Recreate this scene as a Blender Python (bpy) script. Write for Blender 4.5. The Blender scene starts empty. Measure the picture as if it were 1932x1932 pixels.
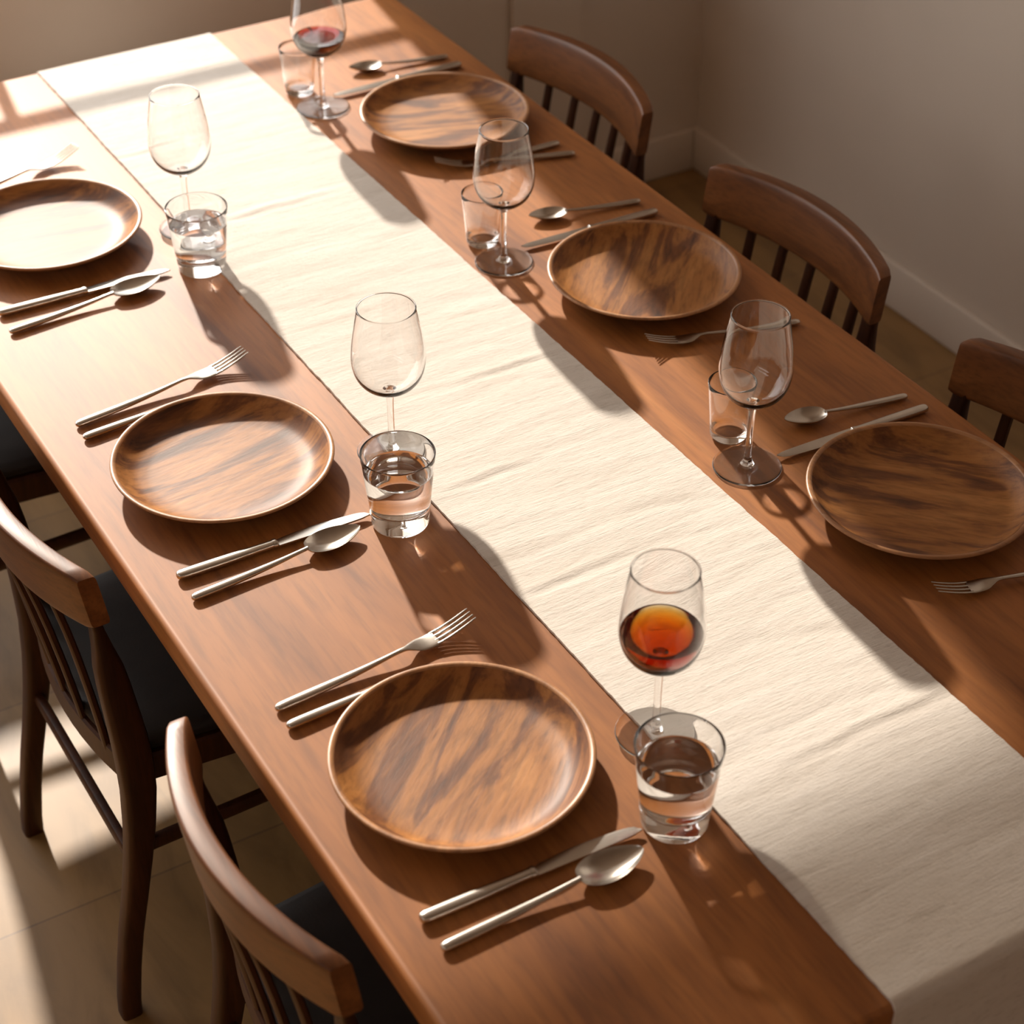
import bpy, bmesh, math, random
from mathutils import Vector, Matrix, noise
random.seed(4)
S = bpy.context.scene
COL = S.collection
PI = math.pi
T = 0.71            # height of the table top above the floor
TW, TL = 1.071, 2.328   # table width (x) and length (y)

# ------------------------------------------------------------------ helpers
def link(name, bm, mat, parent=None, smooth=True, angle=None, keep=False):
    me = bpy.data.meshes.new(name)
    if not keep: bmesh.ops.recalc_face_normals(bm, faces=bm.faces[:])
    if smooth:
        for f in bm.faces: f.smooth = True
        if angle is not None:
            for e in bm.edges:
                if len(e.link_faces) == 2 and e.calc_face_angle(0) > angle: e.smooth = False
    bm.to_mesh(me); bm.free()
    o = bpy.data.objects.new(name, me); COL.objects.link(o)
    me.materials.append(mat)
    if parent is not None: o.parent = parent
    return o

def thing(name, label, cat, loc=(0, 0, 0), rz=0.0, group=None):
    o = bpy.data.objects.new(name, None); COL.objects.link(o)
    o.empty_display_size = 0.05
    o.location = loc; o.rotation_euler = (0, 0, rz)
    return tag(o, label, cat, group)

def tag(o, label, cat, group=None):
    o['label'] = label; o['category'] = cat
    if group: o['group'] = group
    return o

def structure(o):
    o['kind'] = 'structure'
    return o

def dup(root, label, loc, rz=0.0, scale=None):
    r = root.copy(); COL.objects.link(r)
    r.location = loc; r.rotation_euler = (0, 0, rz)
    if scale: r.scale = scale
    r['label'] = label
    for ch in list(root.children):
        c = ch.copy(); COL.objects.link(c); c.parent = r
        for g in list(ch.children):
            d = g.copy(); COL.objects.link(d); d.parent = c
    return r

def add_box(bm, x0, x1, y0, y1, z0, z1):
    vs = [bm.verts.new((x, y, z)) for x in (x0, x1) for y in (y0, y1) for z in (z0, z1)]
    for f in ((0, 1, 3, 2), (4, 6, 7, 5), (0, 4, 5, 1), (2, 3, 7, 6), (0, 2, 6, 4), (1, 5, 7, 3)):
        bm.faces.new([vs[i] for i in f])
    return vs

def bevel(bm, w, seg=3):
    bmesh.ops.bevel(bm, geom=bm.edges[:], offset=w, segments=seg, profile=0.5, affect='EDGES', clamp_overlap=True)

def box_bm(x0, x1, y0, y1, z0, z1, bev=0.0, seg=3):
    bm = bmesh.new(); add_box(bm, x0, x1, y0, y1, z0, z1)
    if bev: bevel(bm, bev, seg)
    return bm

def lathe(bm, prof, seg=64, close=False):
    """prof: (r, z) points; r=0 ends become poles"""
    rings = []
    for r, z in prof:
        if r < 1e-7: rings.append([bm.verts.new((0, 0, z))])
        else: rings.append([bm.verts.new((r * math.cos(2 * PI * i / seg), r * math.sin(2 * PI * i / seg), z)) for i in range(seg)])
    pairs = list(zip(rings[:-1], rings[1:]))
    if close: pairs.append((rings[-1], rings[0]))
    for a, b in pairs:
        for i in range(seg):
            j = (i + 1) % seg
            if len(a) == 1 and len(b) == 1: continue
            if len(a) == 1: bm.faces.new((a[0], b[i], b[j]))
            elif len(b) == 1: bm.faces.new((a[i], b[0], a[j]))
            else: bm.faces.new((a[i], b[i], b[j], a[j]))
    return bm

def spline(pts, n):
    """Catmull-Rom through tuples"""
    out = []
    P = [pts[0]] + list(pts) + [pts[-1]]
    for k in range(1, len(P) - 2):
        for i in range(n):
            t = i / n
            out.append(tuple(0.5 * (2 * b + (c - a) * t + (2 * a - 5 * b + 4 * c - d) * t * t + (3 * b - a - 3 * c + d) * t ** 3)
                             for a, b, c, d in zip(P[k - 1], P[k], P[k + 1], P[k + 2])))
    out.append(tuple(pts[-1]))
    return out

def loft(bm, rings, cap=True):
    vr = [[bm.verts.new(p) for p in r] for r in rings]
    n = len(vr[0])
    for a, b in zip(vr[:-1], vr[1:]):
        for i in range(n):
            j = (i + 1) % n
            bm.faces.new((a[i], a[j], b[j], b[i]))
    if cap:
        bm.faces.new(vr[0]); bm.faces.new(list(reversed(vr[-1])))
    return vr

def sec(n, w, h, e=2.0):
    """superellipse outline, half sizes w (first axis), h (second)"""
    out = []
    for i in range(n):
        a = 2 * PI * i / n
        c, s = math.cos(a), math.sin(a)
        out.append((w * math.copysign(abs(c) ** (2 / e), c), h * math.copysign(abs(s) ** (2 / e), s)))
    return out

# ------------------------------------------------------------------ materials
def new_mat(name):
    m = bpy.data.materials.new(name); m.use_nodes = True
    nt = m.node_tree; nt.nodes.clear()
    out = nt.nodes.new('ShaderNodeOutputMaterial')
    return m, nt, out

def N(nt, kind, **kw):
    n = nt.nodes.new('ShaderNode' + kind)
    for k, v in kw.items():
        if k in n.inputs: n.inputs[k].default_value = v
        else: setattr(n, k, v)
    return n

def ramp(nt, stops, interp='EASE'):
    r = nt.nodes.new('ShaderNodeValToRGB'); r.color_ramp.interpolation = interp
    el = r.color_ramp.elements
    while len(el) < len(stops): el.new(0.5)
    for e, (p, c) in zip(el, stops):
        e.position = p; e.color = (*c, 1) if len(c) == 3 else c
    return r

def wood(name, stops, along='y', stretch=(26, 1.6), rough=0.38, spec=0.5, bump=0.06, coat=0.0, distort=0.7,
         fine=0.35, per_object=False, coat_rough=0.2, ring=0.0):
    m, nt, out = new_mat(name); L = nt.links.new
    tc = N(nt, 'TexCoord'); mp = N(nt, 'Mapping')
    a, b = stretch
    mp.inputs['Scale'].default_value = {'y': (a, b, a), 'x': (b, a, a), 'z': (a, a, b)}[along]
    L(tc.outputs['Object'], mp.inputs['Vector'])
    vec = mp.outputs['Vector']
    if per_object:
        oi = N(nt, 'ObjectInfo'); ml = N(nt, 'Math', operation='MULTIPLY'); ml.inputs[1].default_value = 37.0
        L(oi.outputs['Random'], ml.inputs[0])
        ad = N(nt, 'VectorMath', operation='ADD'); L(vec, ad.inputs[0]); L(ml.outputs[0], ad.inputs[1]); vec = ad.outputs[0]
    n1 = N(nt, 'TexNoise', Scale=1.0, Detail=6.0, Roughness=0.55, Distortion=distort); L(vec, n1.inputs['Vector'])
    fac = n1.outputs['Fac']
    if ring:
        w = N(nt, 'TexWave', Scale=0.35, Distortion=9.0, Detail=3.0); w.inputs['Detail Scale'].default_value = 0.6
        L(vec, w.inputs['Vector'])
        mx = N(nt, 'Mix'); mx.data_type = 'FLOAT'; mx.inputs[0].default_value = ring
        L(fac, mx.inputs[2]); L(w.outputs['Fac'], mx.inputs[3]); fac = mx.outputs[0]
    cr = ramp(nt, stops); L(fac, cr.inputs['Fac'])
    # fine pores
    mp2 = N(nt, 'Mapping'); k = 9.0
    mp2.inputs['Scale'].default_value = {'y': (a * k, b * k, a * k), 'x': (b * k, a * k, a * k), 'z': (a * k, a * k, b * k)}[along]
    L(tc.outputs['Object'], mp2.inputs['Vector'])
    n2 = N(nt, 'TexNoise', Scale=1.0, Detail=3.0, Roughness=0.6); L(mp2.outputs['Vector'], n2.inputs['Vector'])
    cr2 = ramp(nt, [(0.3, (1 - fine,) * 3), (0.6, (1, 1, 1))]); L(n2.outputs['Fac'], cr2.inputs['Fac'])
    mul = N(nt, 'Mix'); mul.data_type = 'RGBA'; mul.blend_type = 'MULTIPLY'; mul.inputs[0].default_value = 1.0
    L(cr.outputs['Color'], mul.inputs[6]); L(cr2.outputs['Color'], mul.inputs[7])
    p = N(nt, 'BsdfPrincipled', Roughness=rough)
    p.inputs['Specular IOR Level'].default_value = spec
    p.inputs['Coat Weight'].default_value = coat; p.inputs['Coat Roughness'].default_value = coat_rough
    L(mul.outputs[2], p.inputs['Base Color'])
    bp = N(nt, 'Bump', Strength=bump, Distance=0.002); L(n2.outputs['Fac'], bp.inputs['Height']); L(bp.outputs[0], p.inputs['Normal'])
    L(p.outputs[0], out.inputs[0])
    return m

def plain(name, col, rough=0.6, metal=0.0, noise_amt=0.0, noise_scale=8.0, bump=0.0, bump_scale=200.0, spec=0.5):
    m, nt, out = new_mat(name); L = nt.links.new
    p = N(nt, 'BsdfPrincipled', Roughness=rough, Metallic=metal)
    p.inputs['Specular IOR Level'].default_value = spec
    p.inputs['Base Color'].default_value = (*col, 1)
    tc = N(nt, 'TexCoord')
    if noise_amt:
        n = N(nt, 'TexNoise', Scale=noise_scale, Detail=4.0); L(tc.outputs['Object'], n.inputs['Vector'])
        c = ramp(nt, [(0.3, tuple(v * (1 - noise_amt) for v in col)), (0.7, tuple(min(1, v * (1 + noise_amt)) for v in col))])
        L(n.outputs['Fac'], c.inputs['Fac']); L(c.outputs['Color'], p.inputs['Base Color'])
    if bump:
        n = N(nt, 'TexNoise', Scale=bump_scale, Detail=3.0); L(tc.outputs['Object'], n.inputs['Vector'])
        b = N(nt, 'Bump', Strength=bump, Distance=0.001); L(n.outputs['Fac'], b.inputs['Height']); L(b.outputs[0], p.inputs['Normal'])
    L(p.outputs[0], out.inputs[0])
    return m

def linen_mat():
    m, nt, out = new_mat('undyed_linen'); L = nt.links.new
    tc = N(nt, 'TexCoord')
    p = N(nt, 'BsdfPrincipled', Roughness=0.9); p.inputs['Specular IOR Level'].default_value = 0.15
    p.inputs['Sheen Weight'].default_value = 0.15
    mp = N(nt, 'Mapping'); mp.inputs['Scale'].default_value = (5, 38, 38); L(tc.outputs['Object'], mp.inputs['Vector'])
    n1 = N(nt, 'TexNoise', Scale=1.0, Detail=5.0, Roughness=0.65, Distortion=0.4); L(mp.outputs[0], n1.inputs['Vector'])
    c1 = ramp(nt, [(0.26, (0.555, 0.50, 0.435)), (0.42, (0.665, 0.61, 0.545)), (0.7, (0.70, 0.65, 0.59))]); L(n1.outputs['Fac'], c1.inputs['Fac'])
    # weave threads
    mp2 = N(nt, 'Mapping'); mp2.inputs['Scale'].default_value = (60, 520, 200); L(tc.outputs['Object'], mp2.inputs['Vector'])
    n2 = N(nt, 'TexNoise', Scale=1.0, Detail=2.0, Roughness=0.6); L(mp2.outputs[0], n2.inputs['Vector'])
    c2 = ramp(nt, [(0.22, (0.84, 0.83, 0.81)), (0.5, (1, 1, 1))]); L(n2.outputs['Fac'], c2.inputs['Fac'])
    mul = N(nt, 'Mix'); mul.data_type = 'RGBA'; mul.blend_type = 'MULTIPLY'; mul.inputs[0].default_value = 1.0
    L(c1.outputs[0], mul.inputs[6]); L(c2.outputs[0], mul.inputs[7]); L(mul.outputs[2], p.inputs['Base Color'])
    n3 = N(nt, 'TexNoise', Scale=260.0, Detail=4.0, Roughness=0.7); L(tc.outputs['Object'], n3.inputs['Vector'])
    ad = N(nt, 'Math', operation='ADD'); L(n2.outputs['Fac'], ad.inputs[0]); L(n3.outputs['Fac'], ad.inputs[1])
    b = N(nt, 'Bump', Strength=0.4, Distance=0.001); L(ad.outputs[0], b.inputs['Height'])
    b2 = N(nt, 'Bump', Strength=0.28, Distance=0.005); L(n1.outputs['Fac'], b2.inputs['Height']); L(b.outputs[0], b2.inputs['Normal'])
    L(b2.outputs[0], p.inputs['Normal']); L(p.outputs[0], out.inputs[0])
    return m

def floor_mat():
    m, nt, out = new_mat('floor_boards'); L = nt.links.new
    tc = N(nt, 'TexCoord')
    p = N(nt, 'BsdfPrincipled', Roughness=0.42)
    mp = N(nt, 'Mapping'); mp.inputs['Location'].default_value = (0.31, 0.231, 0)
    L(tc.outputs['Object'], mp.inputs['Vector'])
    br = N(nt, 'TexBrick', Scale=1.0)
    br.offset = 0.5; br.squash = 1.0
    br.inputs['Brick Width'].default_value = 3.1; br.inputs['Row Height'].default_value = 0.455
    br.inputs['Mortar Size'].default_value = 0.0022; br.inputs['Mortar Smooth'].default_value = 0.3; br.inputs['Bias'].default_value = 0.0
    br.inputs['Color1'].default_value = (0.31, 0.182, 0.070, 1); br.inputs['Color2'].default_value = (0.275, 0.158, 0.058, 1)
    br.inputs['Mortar'].default_value = (0.20, 0.115, 0.05, 1)
    L(mp.outputs[0], br.inputs['Vector'])
    mp2 = N(nt, 'Mapping'); mp2.inputs['Scale'].default_value = (13, 3.0, 5); L(tc.outputs['Object'], mp2.inputs['Vector'])
    n = N(nt, 'TexNoise', Scale=1.0, Detail=6.0, Roughness=0.6, Distortion=0.8); L(mp2.outputs[0], n.inputs['Vector'])
    c = ramp(nt, [(0.3, (0.72, 0.70, 0.66)), (0.62, (1.06, 1.05, 1.03))]); L(n.outputs['Fac'], c.inputs['Fac'])
    mul = N(nt, 'Mix'); mul.data_type = 'RGBA'; mul.blend_type = 'MULTIPLY'; mul.inputs[0].default_value = 1.0
    L(br.outputs['Color'], mul.inputs[6]); L(c.outputs[0], mul.inputs[7]); L(mul.outputs[2], p.inputs['Base Color'])
    L(p.outputs[0], out.inputs[0])
    return m

def solid_glass(name, ior, col=(1, 1, 1), absorb=None, density=1.0):
    m, nt, out = new_mat(name); L = nt.links.new
    g = N(nt, 'BsdfGlass', IOR=ior, Roughness=0.0); g.inputs['Color'].default_value = (*col, 1)
    L(g.outputs[0], out.inputs['Surface'])
    if absorb:
        v = N(nt, 'VolumeAbsorption', Density=density); v.inputs['Color'].default_value = (*absorb, 1)
        L(v.outputs[0], out.inputs['Volume'])
    return m

M = {}
M['table'] = wood('cherry_table_wood', [(0.26, (0.195, 0.061, 0.012)), (0.45, (0.325, 0.112, 0.022)), (0.6, (0.39, 0.140, 0.029)), (0.8, (0.46, 0.18, 0.042))],
                  'y', (13, 1.3), rough=0.555, spec=0.55, bump=0.05, distort=1.1, fine=0.22)
M['plate'] = wood('acacia_plate_wood', [(0.30, (0.065, 0.023, 0.009)), (0.42, (0.165, 0.058, 0.017)), (0.54, (0.345, 0.138, 0.034)), (0.72, (0.45, 0.195, 0.054))],
                  'x', (17, 3.2), rough=0.51, spec=0.32, bump=0.09, distort=1.6, fine=0.3, per_object=True)
M['rim'] = wood('plate_rim_wood', [(0.3, (0.30, 0.13, 0.05)), (0.7, (0.50, 0.25, 0.11))], 'x', (17, 3.2), rough=0.4, fine=0.25, per_object=True)
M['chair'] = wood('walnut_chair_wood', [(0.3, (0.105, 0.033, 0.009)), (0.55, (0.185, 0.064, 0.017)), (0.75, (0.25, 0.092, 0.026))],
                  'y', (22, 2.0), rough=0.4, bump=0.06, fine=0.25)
M['chair_upright'] = wood('walnut_upright_shaded', [(0.3, (0.036, 0.010, 0.0035)), (0.55, (0.062, 0.018, 0.0055)), (0.75, (0.088, 0.028, 0.009))],
                          'z', (30, 2.5), rough=0.45, spec=.35, bump=0.06, fine=0.25)  # darker copy of the chair walnut, shade on uprights put into the colour
M['leather'] = plain('dark_leather', (0.017, 0.012, 0.010), 0.55, spec=.3, noise_amt=0.25, noise_scale=14, bump=0.25, bump_scale=260)
M['linen'] = linen_mat()
M['wall'] = plain('beige_plaster', (0.74, 0.655, 0.57), 0.9, noise_amt=0.03, noise_scale=2.5, bump=0.08, bump_scale=60, spec=0.2)
M['ceiling'] = plain('ceiling_plaster', (0.45, 0.36, 0.28), 0.9, spec=0.2)
M['trim'] = plain('painted_trim', (0.76, 0.68, 0.595), 0.55, spec=0.3)
def sheer():  # half-transparent sheet, added to weaken the sun
    m, nt, out = new_mat('sun_dimming_sheet'); L = nt.links.new
    t = N(nt, 'BsdfTransparent'); t.inputs['Color'].default_value = (1, .97, .93, 1)
    d = N(nt, 'BsdfTranslucent'); d.inputs['Color'].default_value = (.45, .40, .34, 1)
    mx = N(nt, 'MixShader'); mx.inputs[0].default_value = .67
    L(t.outputs[0], mx.inputs[1]); L(d.outputs[0], mx.inputs[2]); L(mx.outputs[0], out.inputs[0])
    return m
M['sheer'] = sheer()
M['frame'] = plain('window_frame_paint', (0.55, 0.5, 0.45), 0.5)
M['floor'] = floor_mat()
M['steel'] = plain('brushed_steel', (0.60, 0.56, 0.51), 0.24, metal=1.0, noise_amt=0.06, noise_scale=30)
M['glass'] = solid_glass('clear_glass', 1.46)
M['water'] = solid_glass('still_water', 1.33)
M['wet_glass'] = solid_glass('water_filled_glass', 1.40)
M['water_wall'] = solid_glass('water_against_glass', 1.46 / 1.33)
M['amber'] = solid_glass('amber_wine', 1.33, absorb=(0.925, 0.70, 0.10), density=235)
M['red'] = solid_glass('dark_red_wine', 1.33, absorb=(0.86, 0.25, 0.30), density=420)

# ------------------------------------------------------------------ the room
X0, X1, Y0, Y1, H = -2.3, 1.99, -2.5, 2.575, 2.5
structure(link('floor', box_bm(X0 - .15, X1 + .15, Y0 - .15, Y1 + .15, -0.1, 0), M['floor'], smooth=False))
structure(link('ceiling', box_bm(X0 - .15, X1 + .15, Y0 - .15, Y1 + .15, H, H + .1), M['ceiling'], smooth=False))
CY0, CY1, CZ0, CZ1 = -2.0, .7, 2.0, 2.40          # unseen opening added high in the left wall for fill light
bm = bmesh.new()
add_box(bm, X0 - .12, X0, Y0, Y1, 0, CZ0); add_box(bm, X0 - .12, X0, Y0, Y1, CZ1, H)
add_box(bm, X0 - .12, X0, Y0, CY0, CZ0, CZ1); add_box(bm, X0 - .12, X0, CY1, Y1, CZ0, CZ1)
structure(link('wall_left', bm, M['wall'], smooth=False))
bm = bmesh.new()
for y in (CY0, (CY0 + CY1) / 2 - .02, CY1 - .04): add_box(bm, X0 - .08, X0 - .04, y, y + .04, CZ0, CZ1)
add_box(bm, X0 - .08, X0 - .04, CY0, CY1, CZ0, CZ0 + .04); add_box(bm, X0 - .08, X0 - .04, CY0, CY1, CZ1 - .04, CZ1)
structure(link('added_fill_window', bm, M['frame'], smooth=False))  # frame of the added fill-light opening
structure(link('wall_right', box_bm(X1, X1 + .12, Y0, Y1, 0, H), M['wall'], smooth=False))
structure(link('wall_front', box_bm(X0 - .12, X1 + .12, Y0 - .12, Y0, 0, H), M['wall'], smooth=False))
WX0, WXM, WX1 = -1.6, 0.35, 1.08           # the window opening in the far wall: lower sill left of WXM
SL, SH, WT = T - 0.14, T + 0.075, T + 1.64
YO = Y1 + 0.10
bm = bmesh.new()
add_box(bm, X0 - .12, WX0, Y1, YO, 0, H)
add_box(bm, WX1, X1 + .12, Y1, YO, 0, H)
add_box(bm, WX0, WX1, Y1, YO, WT, H)
add_box(bm, WX0, WXM, Y1, YO, 0, SL)
add_box(bm, WXM, WX1, Y1, YO, 0, SH)
structure(link('wall_back', bm, M['wall'], smooth=False))
bm = bmesh.new()
ya, yb = Y1 + .05, Y1 + .07
add_box(bm, WX0, WX1, ya, yb, T + .25, T + .272)          # transom rail
for x in (-0.95, -0.30): add_box(bm, x - .02, x + .02, ya, yb, SL, WT)
add_box(bm, WXM - .012, WXM + .012, ya, yb, SL, T + .25)
add_box(bm, WX0, WX0 + .03, ya, yb, SL, WT); add_box(bm, WX1 - .004, WX1, ya, yb, SH, WT)
add_box(bm, WX0, WX1, ya, yb, WT - .03, WT)
win = structure(link('window_1', bm, M['frame'], smooth=False))
link('sun_dimming_panel', box_bm(WX0 + .01, WX1 - .006, ya - .022, ya - .020, T + 1.282, WT - .001), M['sheer'], win, smooth=False)  # unseen sheet added to dim the sun on the near table end

def baseboard(name, pts):
    bm = bmesh.new(); add_box(bm, *pts)
    structure(link(name, bm, M['trim'], smooth=False))
bm = box_bm(X1 - .016, X1, Y0, Y1, 0, .105, 0.005, 2); structure(link('baseboard_right', bm, M['trim']))
bm = box_bm(X0, X1 - .0165, Y1 - .016, Y1, 0, .105, 0.005, 2); structure(link('baseboard_back', bm, M['trim']))
structure(link('trim_1', box_bm(1.48, 1.655, Y1 - .014, Y1 - .0005, .107, H - .001, .002, 1), M['wall'], smooth=False))

# ------------------------------------------------------------------ table
tb = thing('dining_table', 'long reddish-brown wooden dining table set for six', 'table', (0, 0, 0))
bm = box_bm(0, TW, 0, TL, T - .042, T)
cor = [e for e in bm.edges if abs(e.verts[0].co.z - e.verts[1].co.z) > .03]
bmesh.ops.bevel(bm, geom=cor, offset=.012, segments=4, profile=.5, affect='EDGES')
hor = [e for e in bm.edges if abs(e.verts[0].co.z - e.verts[1].co.z) < .001 and len(e.link_faces) == 2 and e.calc_face_angle(0) > .8]
bmesh.ops.bevel(bm, geom=hor, offset=.007, segments=3, profile=.5, affect='EDGES')
link('tabletop', bm, M['table'], tb, angle=0.6)
bm = bmesh.new()
a, b = .29, .315
add_box(bm, a, b, .16, TL - .16, T - .125, T - .0425); add_box(bm, TW - b, TW - a, .16, TL - .16, T - .125, T - .0425)
add_box(bm, b, TW - b, .13, .155, T - .125, T - .0425); add_box(bm, b, TW - b, TL - .155, TL - .13, T - .125, T - .0425)
link('apron', bm, M['table'], tb, smooth=False)
for x in (.32, TW - .32):
    for y in (.16, TL - .16):
        bm = bmesh.new()
        loft(bm, [[(x + u, y + v, z) for u, v in sec(16, w, w, 5)] for z, w in ((0, .022), (.3, .03), (T - .0425, .037))])
        link('leg', bm, M['chair_upright'], tb, angle=0.6)

# ------------------------------------------------------------------ runner
def make_runner():
    th = 0.0032
    path = []                                 # (y, z, ny, nz) of the lower face, from the far drape to the near one
    r = 0.010
    g = 0.0006
    def arc(cy, cz, a0, a1, n):
        for i in range(n + 1):
            a = a0 + (a1 - a0) * i / n
            path.append((cy + r * math.cos(a), cz + r * math.sin(a), math.cos(a), math.sin(a)))
    z = T - .16
    while z < T - r: path.append((TL + g, z, 1, 0)); z += .008
    arc(TL + g - r, T + g - r, 0, PI / 2, 7)
    y = TL - r - .004
    while y > r + .002: path.append((y, T + g, 0, 1)); y -= .006
    arc(-g + r, T + g - r, PI / 2, PI, 7)
    z = T - r - .006
    while z > T - .33: path.append((-g, z, -1, 0)); z -= .008
    nx = 54
    xa, xb = .377, .700
    top, bot = [], []
    for k, (y, z, ny, nz) in enumerate(path):
        rt, rb = [], []
        s = k * .0065
        ja = .0010 * noise.noise(Vector((s * 90, 1.3, 0))) + .0008 * noise.noise(Vector((s * 7, 8.1, 0)))
        jb = .0010 * noise.noise(Vector((s * 90, 5.7, 0))) + .0008 * noise.noise(Vector((s * 7, 2.4, 0)))
        sk = .0020 * (y - 1.1)
        for i in range(nx + 1):
            t = i / nx
            x = xa + ja + (xb - xa + jb - ja) * t + sk
            h = noise.noise(Vector((x * 6.5, s * 26 + 1.2 * noise.noise(Vector((x * 5, s * 4, 3))), 0.7)))
            h2 = noise.noise(Vector((x * 20, s * 75, 4.2)))
            h3 = noise.noise(Vector((x * 1.5 + 9, s * 9 + .5 * noise.noise(Vector((x * 6, s * 3, 7))), 4.2)))
            ridge = max(0.0, 1 - abs(h3) * 7.5) ** 2
            w = .0007 * h + .00030 * h2 - .0008 * ridge * max(0, min(1, .5 + 1.6 * noise.noise(Vector((x * 4, s * 5, 1)))))
            for yc, xc, half in ((1.669, .52, .13), (1.101, .60, .12), (.678, .44, .10), (1.942, .42, .08), (.30, .60, .14), (.90, .47, .08)):
                dy = y - yc - .004 * noise.noise(Vector((x * 22, yc * 9, 2)))
                k2 = max(0, 1 - ((x - xc) / half) ** 2)
                w += k2 * (.0011 * math.exp(-((dy - .008) / .007) ** 2) - .0019 * math.exp(-(dy / .0045) ** 2)) if ny == 0 else 0
            edge = min(1, min(t, 1 - t) * 14)
            w = max(-.0024, w) * (0.55 + .45 * edge) + (.0011 * abs(noise.noise(Vector((s * 33, t * 2, 9)))) * (1 - edge))
            q = th + max(w, -.0024)
            rt.append((x, y + ny * q, z + nz * q)); rb.append((x, y, z))
        top.append(rt); bot.append(rb)
    bm = bmesh.new()
    rings = [rt + list(reversed(rb)) for rt, rb in zip(top, bot)]
    loft(bm, rings)
    return link('table_runner', bm, M['linen'], angle=1.0)
tag(make_runner(), 'cream linen runner laid down the middle of the table and hanging over its ends', 'table runner')

# ------------------------------------------------------------------ plates
def make_plate():
    root = thing('dinner_plate', '-', 'plate', group='round wooden dinner plates')
    R = .14
    # body: underside from the foot up to the rim and the dished inside
    under = spline([(0, 0.001), (.05, .001), (.083, 0), (.092, .002), (.112, .010), (.1275, .019), (.1355, .0255)], 5)
    inside = spline([(.1325, .0288), (.1295, .0258), (.122, .0185), (.112, .0125), (.1, .0098), (.085, .0088), (.05, .0083), (.02, .0082), (0, .0082)], 5)
    bm = bmesh.new(); lathe(bm, under + inside, 96)
    # close the small ring gap under the rim
    link('dish', bm, M['plate'], root, angle=1.2)
    rim = spline([(.1354, .0254), (.1385, .0268), (.14, .0285), (.1392, .0302), (.137, .0308), (.1345, .0302), (.1326, .0287)], 4)
    bm = bmesh.new(); lathe(bm, rim, 96, close=True)
    o = link('rim', bm, M['rim'], root)
    o['label'] = 'paler rim'
    return root
plates = [  # x, y, grain angle, label
    (.180, .468, 39, 'round wooden plate with bold dark slanting grain, beside the glass of amber wine'),
    (.181, 1.080, 8, 'round wooden plate with a soft sheen, middle one along the open floor side'),
    (.197, 1.758, -10, 'round wooden plate whitened by window glare, cut off by the picture edge'),
    (.893, 1.791, -21, 'round wooden plate on the wall side beside the glass holding dregs'),
    (.891, 1.195, 47, 'round wooden plate with fine streaks, middle one along the wall side'),
    (.890, .583, -48, 'dark round wooden plate on the wall side, nearest to the shaded table end'),
]
proto = make_plate()
for i, (x, y, a, lab) in enumerate(plates):
    if i == 0:
        proto.location = (x, y, T + .0004); proto.rotation_euler = (0, 0, math.radians(a)); proto['label'] = lab
    else: dup(proto, lab, (x, y, T + .0004), math.radians(a))

# ------------------------------------------------------------------ cutlery (local +X runs from the handle end to the tip)
def flat_sweep(bm, st, n=14, e=2.4):
    """st: (x, half width, half thickness, z centre)"""
    loft(bm, [[(x, w * u, z + t * v) for u, v in sec(n, 1, 1, e)] for x, w, t, z in st])

def handle_stations(L):
    pts = [(0, .0012, .0010, .0047), (.0010, .0034, .0026, .0047), (.0035, .0051, .0037, .0048), (.012, .0060, .0043, .0050), (.045, .0062, .0040, .0053),
           (.085, .0052, .0033, .0062), (.120, .0039, .0026, .0078), (.145, .0030, .0021, .0098), (.158, .0029, .0019, .0108)]
    k = L / .158
    return spline([(x * k, w, t, z) for x, w, t, z in pts], 4)

def make_fork():
    root = thing('dinner_fork', '-', 'fork', group='dinner forks')
    bm = bmesh.new(); flat_sweep(bm, handle_stations(.158)); link('handle', bm, M['steel'], root, angle=1.0)
    bm = bmesh.new()
    palm = spline([(.157, .0029, .0018, .0107), (.166, .0036, .0015, .0106), (.174, .0072, .0013, .0092), (.183, .0108, .0012, .0074), (.194, .0117, .0012, .0066), (.206, .0118, .0012, .0074)], 4)
    flat_sweep(bm, palm, 16, 3.0)
    for k in range(4):
        y0 = (-1.5 + k) * .0066
        st = spline([(.203, .0019, .0012, .0072), (.215, .00175, .00115, .0090), (.230, .0016, .0011, .0128), (.243, .0014, .0010, .0170), (.2525, .0011, .0008, .0205), (.2545, .0005, .0004, .0212)], 4)
        loft(bm, [[(x, y0 * (1 - .05 * (x - .203) / .05) + w * u, z + t * v) for u, v in sec(8, 1, 1, 2.6)] for x, w, t, z in st])
    link('tines', bm, M['steel'], root, angle=1.0)
    return root

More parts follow.
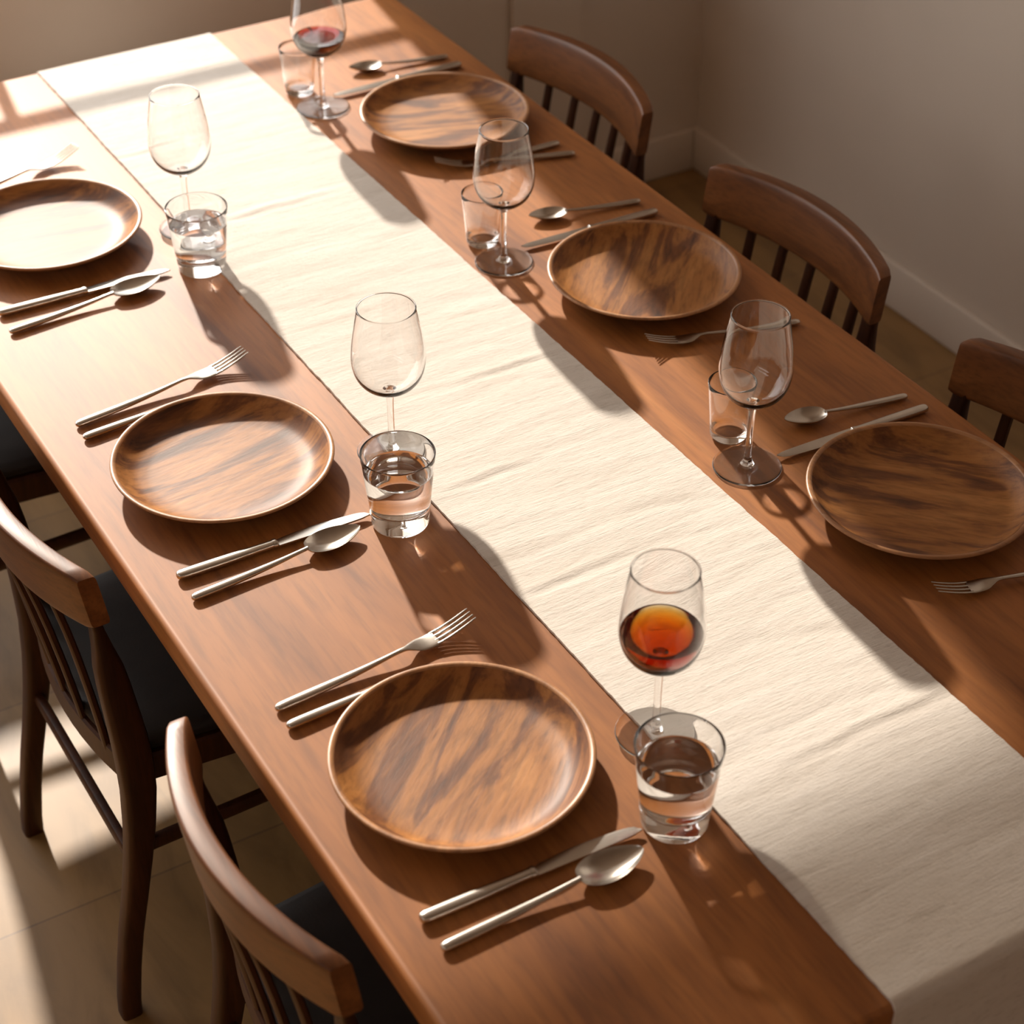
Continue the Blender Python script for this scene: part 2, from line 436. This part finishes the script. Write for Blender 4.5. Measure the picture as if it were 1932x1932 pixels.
def make_spoon(L=.232):
    root = thing('table_spoon', '-', 'spoon', group='table spoons')
    bm = bmesh.new(); flat_sweep(bm, handle_stations(.158)); link('handle', bm, M['steel'], root, angle=1.0)
    # bowl: egg outline, dished, 1.4 mm wall
    bm = bmesh.new()
    nu, nv = 28, 14
    x0, x1 = .155, L
    def pt(u, v, low):
        # u along 0..1, v across -1..1
        w = .0208 * (math.sin(PI * min(1, u) ** .80) ** .62) + .0024 * (1 - u) ** 6
        if u >= 1: w = .0
        x = x0 + (x1 - x0) * u
        y = w * v
        base = .0122 + .0014 * u ** 2 - .002 * u * (1 - u)
        depth = .0098 * math.sin(PI * min(1, max(0, u)) ** .9) ** .8 * (1 - abs(v) ** 2.6)
        return (x, y, base - depth - (.0014 if low else 0))
    tops = [[pt(i / nu, -1 + 2 * j / nv, 0) for j in range(nv + 1)] for i in range(nu + 1)]
    lows = [[pt(i / nu, -1 + 2 * j / nv, 1) for j in range(nv + 1)] for i in range(nu + 1)]
    loft(bm, [t + list(reversed(l)) for t, l in zip(tops, lows)])
    bmesh.ops.remove_doubles(bm, verts=bm.verts[:], dist=1e-5)
    link('bowl', bm, M['steel'], root, angle=1.0)
    return root

def make_knife():
    root = thing('table_knife', '-', 'knife', group='table knives')
    bm = bmesh.new()
    st = spline([(0, .0014, .0012, .0058), (.0012, .0042, .0035, .0058), (.004, .0061, .0047, .0058), (.014, .0072, .0052, .0058), (.06, .0070, .0050, .0060), (.105, .0058, .0044, .0064), (.122, .0056, .0042, .0066)], 4)
    flat_sweep(bm, st, 16, 2.6); link('handle', bm, M['steel'], root, angle=1.0)
    bm = bmesh.new(); flat_sweep(bm, spline([(.1221, .0064, .0046, .0066), (.127, .0068, .0046, .0066), (.1285, .0052, .0034, .0066)], 3), 16, 2.6)
    link('bolster', bm, M['steel'], root, angle=1.0)
    bm = bmesh.new()
    rows = []
    for i in range(25):
        u = i / 24; x = .1286 + .1224 * u
        back = -(.0066 - .0016 * u ** 3)                       # straight spine on -y
        edge = .0058 + .0046 * math.sin(PI * min(1, u) ** .8) ** .9 # bellied edge on +y
        if u > .86:
            k = math.sqrt(max(0, 1 - ((u - .86) / .14) ** 2)); m = (back + edge) / 2 - .003 * (1 - k)
            back = m + (back - m) * max(k, .02); edge = m + (edge - m) * max(k, .02)
        z = .0062 - .0008 * u
        rows.append([(x, back, z - .0011), (x, back, z + .0011), (x, back * .2 + edge * .8, z + .0007), (x, edge, z + .0001), (x, edge, z - .0001), (x, back * .2 + edge * .8, z - .0007)])
    loft(bm, rows); link('blade', bm, M['steel'], root, angle=.5)
    return root

def make_small_knife():
    root = thing('butter_knife', '-', 'knife', group='small knives tucked against plates')
    bm = bmesh.new()
    st = spline([(0, .0013, .0010, .0048), (.0012, .0038, .0028, .0048), (.004, .0054, .0038, .0048), (.014, .0062, .0042, .0050), (.05, .0060, .0038, .0050), (.09, .0046, .0030, .0050)], 4)
    flat_sweep(bm, st, 14, 2.5); link('handle', bm, M['steel'], root, angle=1.0)
    bm = bmesh.new()
    flat_sweep(bm, spline([(.0895, .0045, .0016, .0050), (.11, .0062, .0010, .0042), (.14, .0068, .0009, .0036), (.158, .0050, .0008, .0034), (.165, .0012, .0005, .0034)], 4), 14, 2.2)
    link('blade', bm, M['steel'], root, angle=1.0)
    return root

def place(proto, used, items, length):
    for x0, y0, x1, y1, lab in items:
        a = math.atan2(y1 - y0, x1 - x0); k = math.hypot(x1 - x0, y1 - y0) / length
        sc = (k, max(.85, min(1, k)), max(.85, min(1, k)))
        if not used:
            proto.location = (x0, y0, T + .0004); proto.rotation_euler = (0, 0, a); proto.scale = sc; proto['label'] = lab; used = True
        else: dup(proto, lab, (x0, y0, T + .0004), a, sc)

W = ['beside the glass of amber wine', 'at the middle setting on the open floor side', 'at the glare-lit setting cut by the picture edge',
     'on the wall side by the wine dregs', 'at the middle setting on the wall side', 'on the wall side by the dark plate']
place(make_fork(), False, [
    (.050, .649, .303, .664, 'silver fork with tines towards the runner, ' + W[0]),
    (.055, 1.269, .310, 1.300, 'silver fork with tines towards the runner, ' + W[1]),
    (.079, 1.931, .327, 1.990, 'silver fork bleached by glare, its handle cut by the picture edge'),
    (1.021, 1.590, .802, 1.660, 'silver fork lying partly behind a wine glass ' + W[3]),
    (1.022, .996, .800, 1.052, 'silver fork in plate shade ' + W[4]),
    (1.020, .384, .788, .435, 'silver fork in the shade ' + W[5]),
], .2545)
place(make_knife(), False, [
    (.044, .310, .294, .302, 'silver table knife below the plate ' + W[0]),
    (.046, .913, .298, .907, 'silver table knife below the plate ' + W[1]),
    (.058, 1.585, .314, 1.576, 'silver table knife with a glaring blade, below the whitened plate'),
    (1.027, 1.975, .779, 1.974, 'silver table knife lying along the plate ' + W[3]),
    (1.027, 1.362, .792, 1.372, 'silver table knife along the plate ' + W[4]),
    (1.036, .739, .800, .750, 'silver table knife along the plate ' + W[5]),
], .251)
place(make_spoon(), False, [
    (.045, .269, .277, .273, 'silver spoon at the outer edge of the setting ' + W[0]),
    (.046, .868, .272, .882, 'silver spoon ' + W[1]),
    (.056, 1.531, .291, 1.554, 'silver spoon ' + W[2]),
    (1.024, 2.017, .846, 2.050, 'small dim silver spoon ' + W[3]),
    (1.024, 1.404, .844, 1.440, 'small silver spoon ' + W[4]),
    (1.032, .775, .851, .805, 'small silver spoon ' + W[5]),
], .232)
place(make_small_knife(), False, [
    (.049, .618, .214, .624, 'silver utensil showing only its handle behind the bold-grained plate'),
    (.053, 1.237, .216, 1.250, 'silver utensil showing only its handle behind the middle plate on the open floor side'),
    (.062, 1.900, .222, 1.930, 'silver utensil half hidden behind the whitened plate'),
    (1.018, 1.634, .862, 1.638, 'silver utensil under the rim shade of the plate by the wine dregs'),
], .165)

# ------------------------------------------------------------------ glassware
def make_wine_glass(wine=None, level=.138):
    root = thing('wine_glass', '-', 'wine glass', group='stemmed wine glasses')
    outer = [(.0052, .0945), (.013, .0960), (.024, .1010), (.0345, .1105), (.0415, .1230), (.0448, .138), (.0450, .152), (.0428, .173), (.0388, .197), (.0354, .2165)]
    inner = [(.0344, .2175), (.0377, .197), (.0417, .173), (.0439, .152), (.0437, .1385), (.0404, .1245), (.0335, .1130), (.023, .1042), (.012, .1002), (0, .0992)]
    o = spline(outer, 6); i = spline(inner, 6)
    bm = bmesh.new(); lathe(bm, [(0, .0940)] + o + [(.0350, .2174)] + i, 72)
    link('bowl', bm, M['glass'], root, angle=1.2)
    stem = spline([(.0090, .0062), (.0062, .0098), (.0047, .017), (.0042, .032), (.0041, .055), (.0043, .075), (.0050, .086), (.0068, .0915), (.0088, .0936)], 5)
    bm = bmesh.new(); lathe(bm, stem + [(.006, .0950), (.003, .0956), (0, .0957)], 40)
    link('stem', bm, M['glass'], root)
    foot = [(0, .0004), (.020, .0004), (.038, .0004)] + spline([(.0415, .0006), (.0432, .0012), (.0436, .0020), (.0430, .0027), (.0415, .0031), (.034, .0036), (.022, .0042), (.0135, .0050), (.0090, .0062)], 5)
    bm = bmesh.new(); lathe(bm, foot, 72)
    link('foot', bm, M['glass'], root)
    rr = .00085
    bm = bmesh.new(); lathe(bm, [(.0350 + rr * math.cos(2 * PI * k / 10), .2180 + rr * math.sin(2 * PI * k / 10)) for k in range(10)], 72, close=True)
    link('rim', bm, M['glass'], root)
    if wine:
        prof = [(max(0, r - .00025), z + .0002) for r, z in reversed(i) if z < level]
        rl = prof[-1][0]
        bm = bmesh.new(); lathe(bm, prof + [(rl - .0002, level + .0006), (rl - .0015, level), (rl * .5, level), (0, level)], 72)
        link('wine', bm, M[wine], root, angle=1.0)
    return root

def make_tumbler(rt, rb, h, base, wt, water=None, rounded=.004):
    root = thing('tumbler', '-', 'drinking glass')
    out_ = [(0, .0006), (rb - rounded - .004, .0006), (rb - rounded, .0002), (rb - rounded * .3, rounded * .35), (rb, rounded)]
    n = 10
    out_ += [(rb + (rt - rb) * (k / n) ** 1.1, rounded + (h - rounded - .001) * k / n) for k in range(1, n + 1)]
    out_ += [(rt - wt * .5 + wt * .5 * math.cos(q), h - .001 + wt * .5 * math.sin(q)) for q in [PI * k / 8 for k in range(1, 8)]]
    rin = lambda z: rb + (rt - rb) * max(0, (z - rounded) / (h - rounded)) ** 1.1 - wt
    low = water if water else base + .004
    ins = [(rin(z), z) for z in [h - .001 - (h - .001 - low) * k / n for k in range(n + 1)]]
    bottom = [(rin(base + .004), base + .004), (rin(base) - .0012, base + .0014), (rin(base) - .004, base + .0002), (rin(base) * .6, base - .0004), (0, base - .0006)]
    if not water:
        bm = bmesh.new(); lathe(bm, out_ + ins + bottom[1:], 96)
        link('glass_body', bm, M['glass'], root)
        return root
    # the wet part of the inside is the face between glass and water, carried by the water mesh
    bm = bmesh.new(); lathe(bm, out_ + ins, 96)
    o = link('glass_body', bm, M['wet_glass'], root)
    wall = list(reversed(bottom))     # above the heel the thin wall and the water bend light as one body
    rw = rin(water)
    top = [(rw - .0004, water - .0004), (rw - .0012, water - .0008), (rw - .003, water - .0010), (rw * .5, water - .0010), (0, water - .0010)]
    def facing_in(bm, look_up):       # the wet heel looks into the water, the surface looks up
        bm.normal_update()
        for f in bm.faces:
            c = f.calc_center_median(); n = f.normal
            if not (n.z > 0 if abs(n.z) > .6 or look_up else n.x * c.x + n.y * c.y < 0): f.normal_flip()
        return bm
    link('inner_floor', facing_in(lathe(bmesh.new(), wall, 96), False), M['water_wall'], root, keep=True)
    link('water', facing_in(lathe(bmesh.new(), [(rw, water)] + top, 96), True), M['water'], root, keep=True)
    return root

g = make_wine_glass('amber', .139)
g.location = (.384, .410, T + .0042); g.scale = (1, 1, 1.03); g['label'] = 'stemmed wine glass holding amber-red wine, standing on the runner edge'
g = make_wine_glass('red', .128)
g.location = (.747, 1.950, T + .0004); g.scale = (1.02, 1.02, 1.0); g['label'] = 'stemmed wine glass with dark dregs, cut by the top of the picture'
g = make_wine_glass()
g.location = (.383, 1.010, T + .0042); g.scale = (1.03, 1.03, .98); g['label'] = 'empty stemmed wine glass on the runner edge, middle one along the open floor side'
dup(g, 'empty stemmed wine glass on the runner edge beside the whitened plate', (.388, 1.678, T + .0042), 0, (1.02, 1.02, 1.0))
dup(g, 'empty stemmed wine glass on bare wood, middle one along the wall side', (.750, 1.354, T + .0004), 0, (.99, .99, .985))
dup(g, 'empty stemmed wine glass on bare wood beside the dark plate', (.757, .757, T + .0004), 0, (1.01, 1.01, 1.03))

GT = 'water tumblers'
t = make_tumbler(.0455, .0355, .108, .027, .0014, .080)
t['group'] = GT; t.location = (.332, .298, T + .0004); t['label'] = 'tumbler of water standing in front of the glass of amber wine'
dup(t, 'tumbler of water throwing a bright glint, middle one along the open floor side', (.325, .879, T + .0004), .4, (1, 1, .97))
dup(t, 'tumbler of water beside the whitened plate', (.361, 1.566, T + .0004), .9, (.99, .99, .93))
t = make_tumbler(.0312, .0245, .084, .011, .0016, None, .006)
t['group'] = 'small empty tumblers'; t.location = (.776, .824, T + .0004); t['label'] = 'small empty tumbler behind the wine glass by the dark plate'
dup(t, 'small empty tumbler behind the middle wine glass on the wall side', (.752, 1.421, T + .0004), .4)
dup(t, 'small empty tumbler behind the wine glass holding dregs', (.739, 2.024, T + .0004), .8)

# ------------------------------------------------------------------ chairs (local +X faces the table, origin on the floor under the rear seat edge)
def post_x(z):      # centre line of the rear post
    k = [(0, -.062), (.12, -.046), (.25, -.018), (.36, .0), (.44, .004), (.52, -.002), (.60, -.010), (.70, -.023), (.76, -.031)]
    for (a, xa), (b, xb) in zip(k[:-1], k[1:]):
        if z <= b: return xa + (xb - xa) * (z - a) / (b - a)
    return k[-1][1]
def crest_off(t):   # how far the crest bows backwards at t in -1..1
    return -.047 * (1 - t * t)

def make_chair():
    root = thing('dining_chair', '-', 'chair', group='dining chairs')
    HW = .198
    # rear posts, one for each side: foot to crest in one bent piece
    for s in (-1, 1):
        bm = bmesh.new(); rings = []
        for k in range(25):
            z = .728 * k / 24
            u = z / .748
            y = s * (.196 - .011 * u)
            wx = .0145 + .0080 * math.exp(-((z - .45) / .17) ** 2) - .0088 * max(0, min(1, (z - .60) / .06))
            wy = .0145 + .003 * math.exp(-((z - .40) / .2) ** 2) - .002 * u
            x = .5 * (post_x(z - .03 if z > .03 else 0) + post_x(z + .03)) + .0028 * max(0, min(1, (z - .56) / .10))
            rings.append([(x + wx * a, y + wy * b, z) for a, b in sec(20, 1, 1, 4.5)])
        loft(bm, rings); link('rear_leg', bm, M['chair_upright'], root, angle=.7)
    # crest rail: bowed board with rounded ends and top
    bm = bmesh.new(); rings = []
    n = 40
    for k in range(n + 1):
        t = -1 + 2 * k / n
        e = max(0, (abs(t) - .96) / .04)
        shrink = math.sqrt(max(0.02, 1 - e * e * .96))
        y = HW * t * 1.01
        hh = (.045 - .004 * t * t) * (.88 + .12 * shrink); zc = .717 - (.002 * t * t)
        th = .0125 * (.9 + .1 * shrink) + .0015 * (1 - abs(t))
        ring = []
        for a, b in sec(36, 1, 1, 9.0):
            z = zc + hh * b
            lean = post_x(min(.76, z)) + crest_off(t)
            ring.append((lean + .0075 + th * a, y, z))
        rings.append(ring)
    loft(bm, rings); link('crest_rail', bm, M['chair'], root, angle=.9)
    # spindles
    for k in range(5):
        t = (-2 + k) * .325
        bm = bmesh.new(); rings = []
        for q in range(9):
            u = q / 8; z = .415 + (.69 - .415) * u
            xb = .004 - .024 * (1 - t * t); xt = post_x(z) + crest_off(t)
            x = xb + (xt - xb) * u - .004 * math.sin(PI * u)
            y = HW * t * (.94 + .02 * u)
            w = .0085 + .0012 * math.sin(PI * u)
            rings.append([(x + .0052 * a, y + w * b, z) for a, b in sec(10, 1, 1, 3)])
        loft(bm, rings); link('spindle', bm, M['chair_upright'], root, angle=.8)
    # seat frame and pad share a plan outline: bowed rear edge, wider front
    def plan(inset):
        pts = []
        m = 12
        for k in range(m + 1):
            t = -1 + 2 * k / m
            pts.append((-.004 + inset - .024 * (1 - t * t), t * (.176 - inset)))
        fx = .395 - inset
        for k in range(m + 1):
            t = 1 - 2 * k / m
            c = max(0, (abs(t) - .86) / .14)
            pts.append((fx - .03 * (1 - math.sqrt(max(0, 1 - c * c))) + .010 * (1 - t * t), t * (.207 - inset)))
        return pts
    bm = bmesh.new()
    loft(bm, [[(x, y, z) for x, y in plan(i)] for z, i in ((.383, .004), (.386, .001), (.424, .001), (.428, .004))])
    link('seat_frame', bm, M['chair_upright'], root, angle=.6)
    bm = bmesh.new()
    def pad(z, i, bulge=0): return [(x, y, z) for x, y in plan(i)]
    loft(bm, [pad(.4285, .012), pad(.431, .007), pad(.438, .0055), pad(.445, .009), pad(.450, .020), pad(.4535, .05), pad(.455, .1), pad(.4555, .14)])
    link('seat_pad', bm, M['leather'], root, angle=1.0)
    for s in (-1, 1):
        bm = bmesh.new()
        loft(bm, [[(x + w * a, s * y + w * b, z) for a, b in sec(14, 1, 1, 3)] for z, x, y, w in ((0, .372, .196, .0125), (.2, .366, .192, .016), (.382, .360, .186, .0185))])
        link('front_leg', bm, M['chair_upright'], root, angle=.7)
        bm = bmesh.new()
        loft(bm, [[(x, s * (.1915 - .001) + .0075 * a, z + .011 * b) for a, b in sec(12, 1, 1, 3)] for x, z in ((post_x(.29) - .002, .292), (.17, .297), (.360, .300))])
        link('side_stretcher', bm, M['chair_upright'], root, angle=.7)
    bm = bmesh.new()
    loft(bm, [[(post_x(.26) + .0075 * a, y, .262 + .010 * b) for a, b in sec(12, 1, 1, 3)] for y in (-.186, 0, .186)])
    link('rear_stretcher', bm, M['chair_upright'], root, angle=.7)
    return root

ch = make_chair()
LX = -.037; RX = 1.071 + .060
spots = [
    (LX, .460, 0, 'dark wooden chair tucked in by the setting with the amber wine'),
    (LX, 1.118, 0, 'dark wooden chair with a black leather seat, middle one on the open floor side'),
    (LX, 1.770, 0, 'dark chair mostly outside the picture, showing its seat and one rear post'),
    (RX, 1.788, PI + .03, 'wooden chair on the wall side next to the back corner'),
    (RX, 1.182, PI + .03, 'wooden chair with five spindles, middle one on the wall side'),
    (RX, .597, PI + .03, 'dark wooden chair cut by the picture edge on the wall side'),
]
for i, (x, y, rz, lab) in enumerate(spots):
    if i == 0: ch.location = (x, y, 0); ch.scale = (1, .95, 1); ch['label'] = lab
    else: dup(ch, lab, (x, y, 0), rz, (1, 1, 1))

# ------------------------------------------------------------------ light
w = bpy.data.worlds.new('sky'); S.world = w; w.use_nodes = True
bg = w.node_tree.nodes['Background']; bg.inputs[0].default_value = (1.0, .97, .94, 1); bg.inputs[1].default_value = 3.0
sun = bpy.data.lights.new('sun', 'SUN'); so = bpy.data.objects.new('sun', sun); COL.objects.link(so)
d = Vector((-.059, -.408, -.2205)).normalized()
so.rotation_euler = d.to_track_quat('-Z', 'Y').to_euler(); so.location = (1.2, 5, 4)
sun.energy = 7.4; sun.color = (1.0, .90, .78); sun.angle = math.radians(1.8)
def portal(loc, rot, sx, sy):
    pl = bpy.data.lights.new('window_portal', 'AREA'); po = bpy.data.objects.new('window_portal', pl); COL.objects.link(po)
    pl.shape = 'RECTANGLE'; pl.size = sx; pl.size_y = sy
    po.location = loc; po.rotation_euler = rot; pl.cycles.is_portal = True
portal(((WX0 + WX1) / 2, YO + .005, (SL + WT) / 2), (-PI / 2, 0, 0), WX1 - WX0, WT - SL)
portal((X0 - .125, (CY0 + CY1) / 2, (CZ0 + CZ1) / 2), (0, -PI / 2, 0), CZ1 - CZ0, CY1 - CY0)  # for the added fill-light opening

# ------------------------------------------------------------------ camera
cam = bpy.data.cameras.new('camera'); co = bpy.data.objects.new('camera', cam); COL.objects.link(co)
yaw, pit, rol = 0.5346676284550681, 0.6535579426729767, 0.001972785210429576
f = Vector((math.sin(yaw) * math.cos(pit), math.cos(yaw) * math.cos(pit), -math.sin(pit)))
r = Vector((math.cos(yaw), -math.sin(yaw), 0)); u = r.cross(f)
r2 = math.cos(rol) * r + math.sin(rol) * u; u2 = -math.sin(rol) * r + math.cos(rol) * u
mw = Matrix(((r2.x, u2.x, -f.x, -.5201162399), (r2.y, u2.y, -f.y, -.8153556417), (r2.z, u2.z, -f.z, 1.46194745 + T), (0, 0, 0, 1)))
co.matrix_world = mw
cam.sensor_width = 36; cam.lens = 3690.15 / 1932 * 36; cam.clip_start = .05
cam.dof.use_dof = True; cam.dof.focus_distance = 2.38; cam.dof.aperture_fstop = 5.0
S.camera = co

S.view_settings.view_transform = 'Standard'; S.view_settings.look = 'None'
S.view_settings.exposure = 0.0; S.view_settings.gamma = 1.0; S.view_settings.use_curve_mapping = False
S.cycles.max_bounces = 16; S.cycles.transmission_bounces = 12; S.cycles.transparent_max_bounces = 24
S.cycles.glossy_bounces = 6; S.cycles.diffuse_bounces = 6

# sunlight focused through the water tumblers
so.data.cycles.is_caustics_light = True
for o in S.objects:
    k = o.name.split('.')[0]
    if k in ('glass_body', 'water', 'inner_floor'): o.cycles.is_caustics_caster = True
    if k in ('tabletop', 'table_runner'): o.cycles.is_caustics_receiver = True
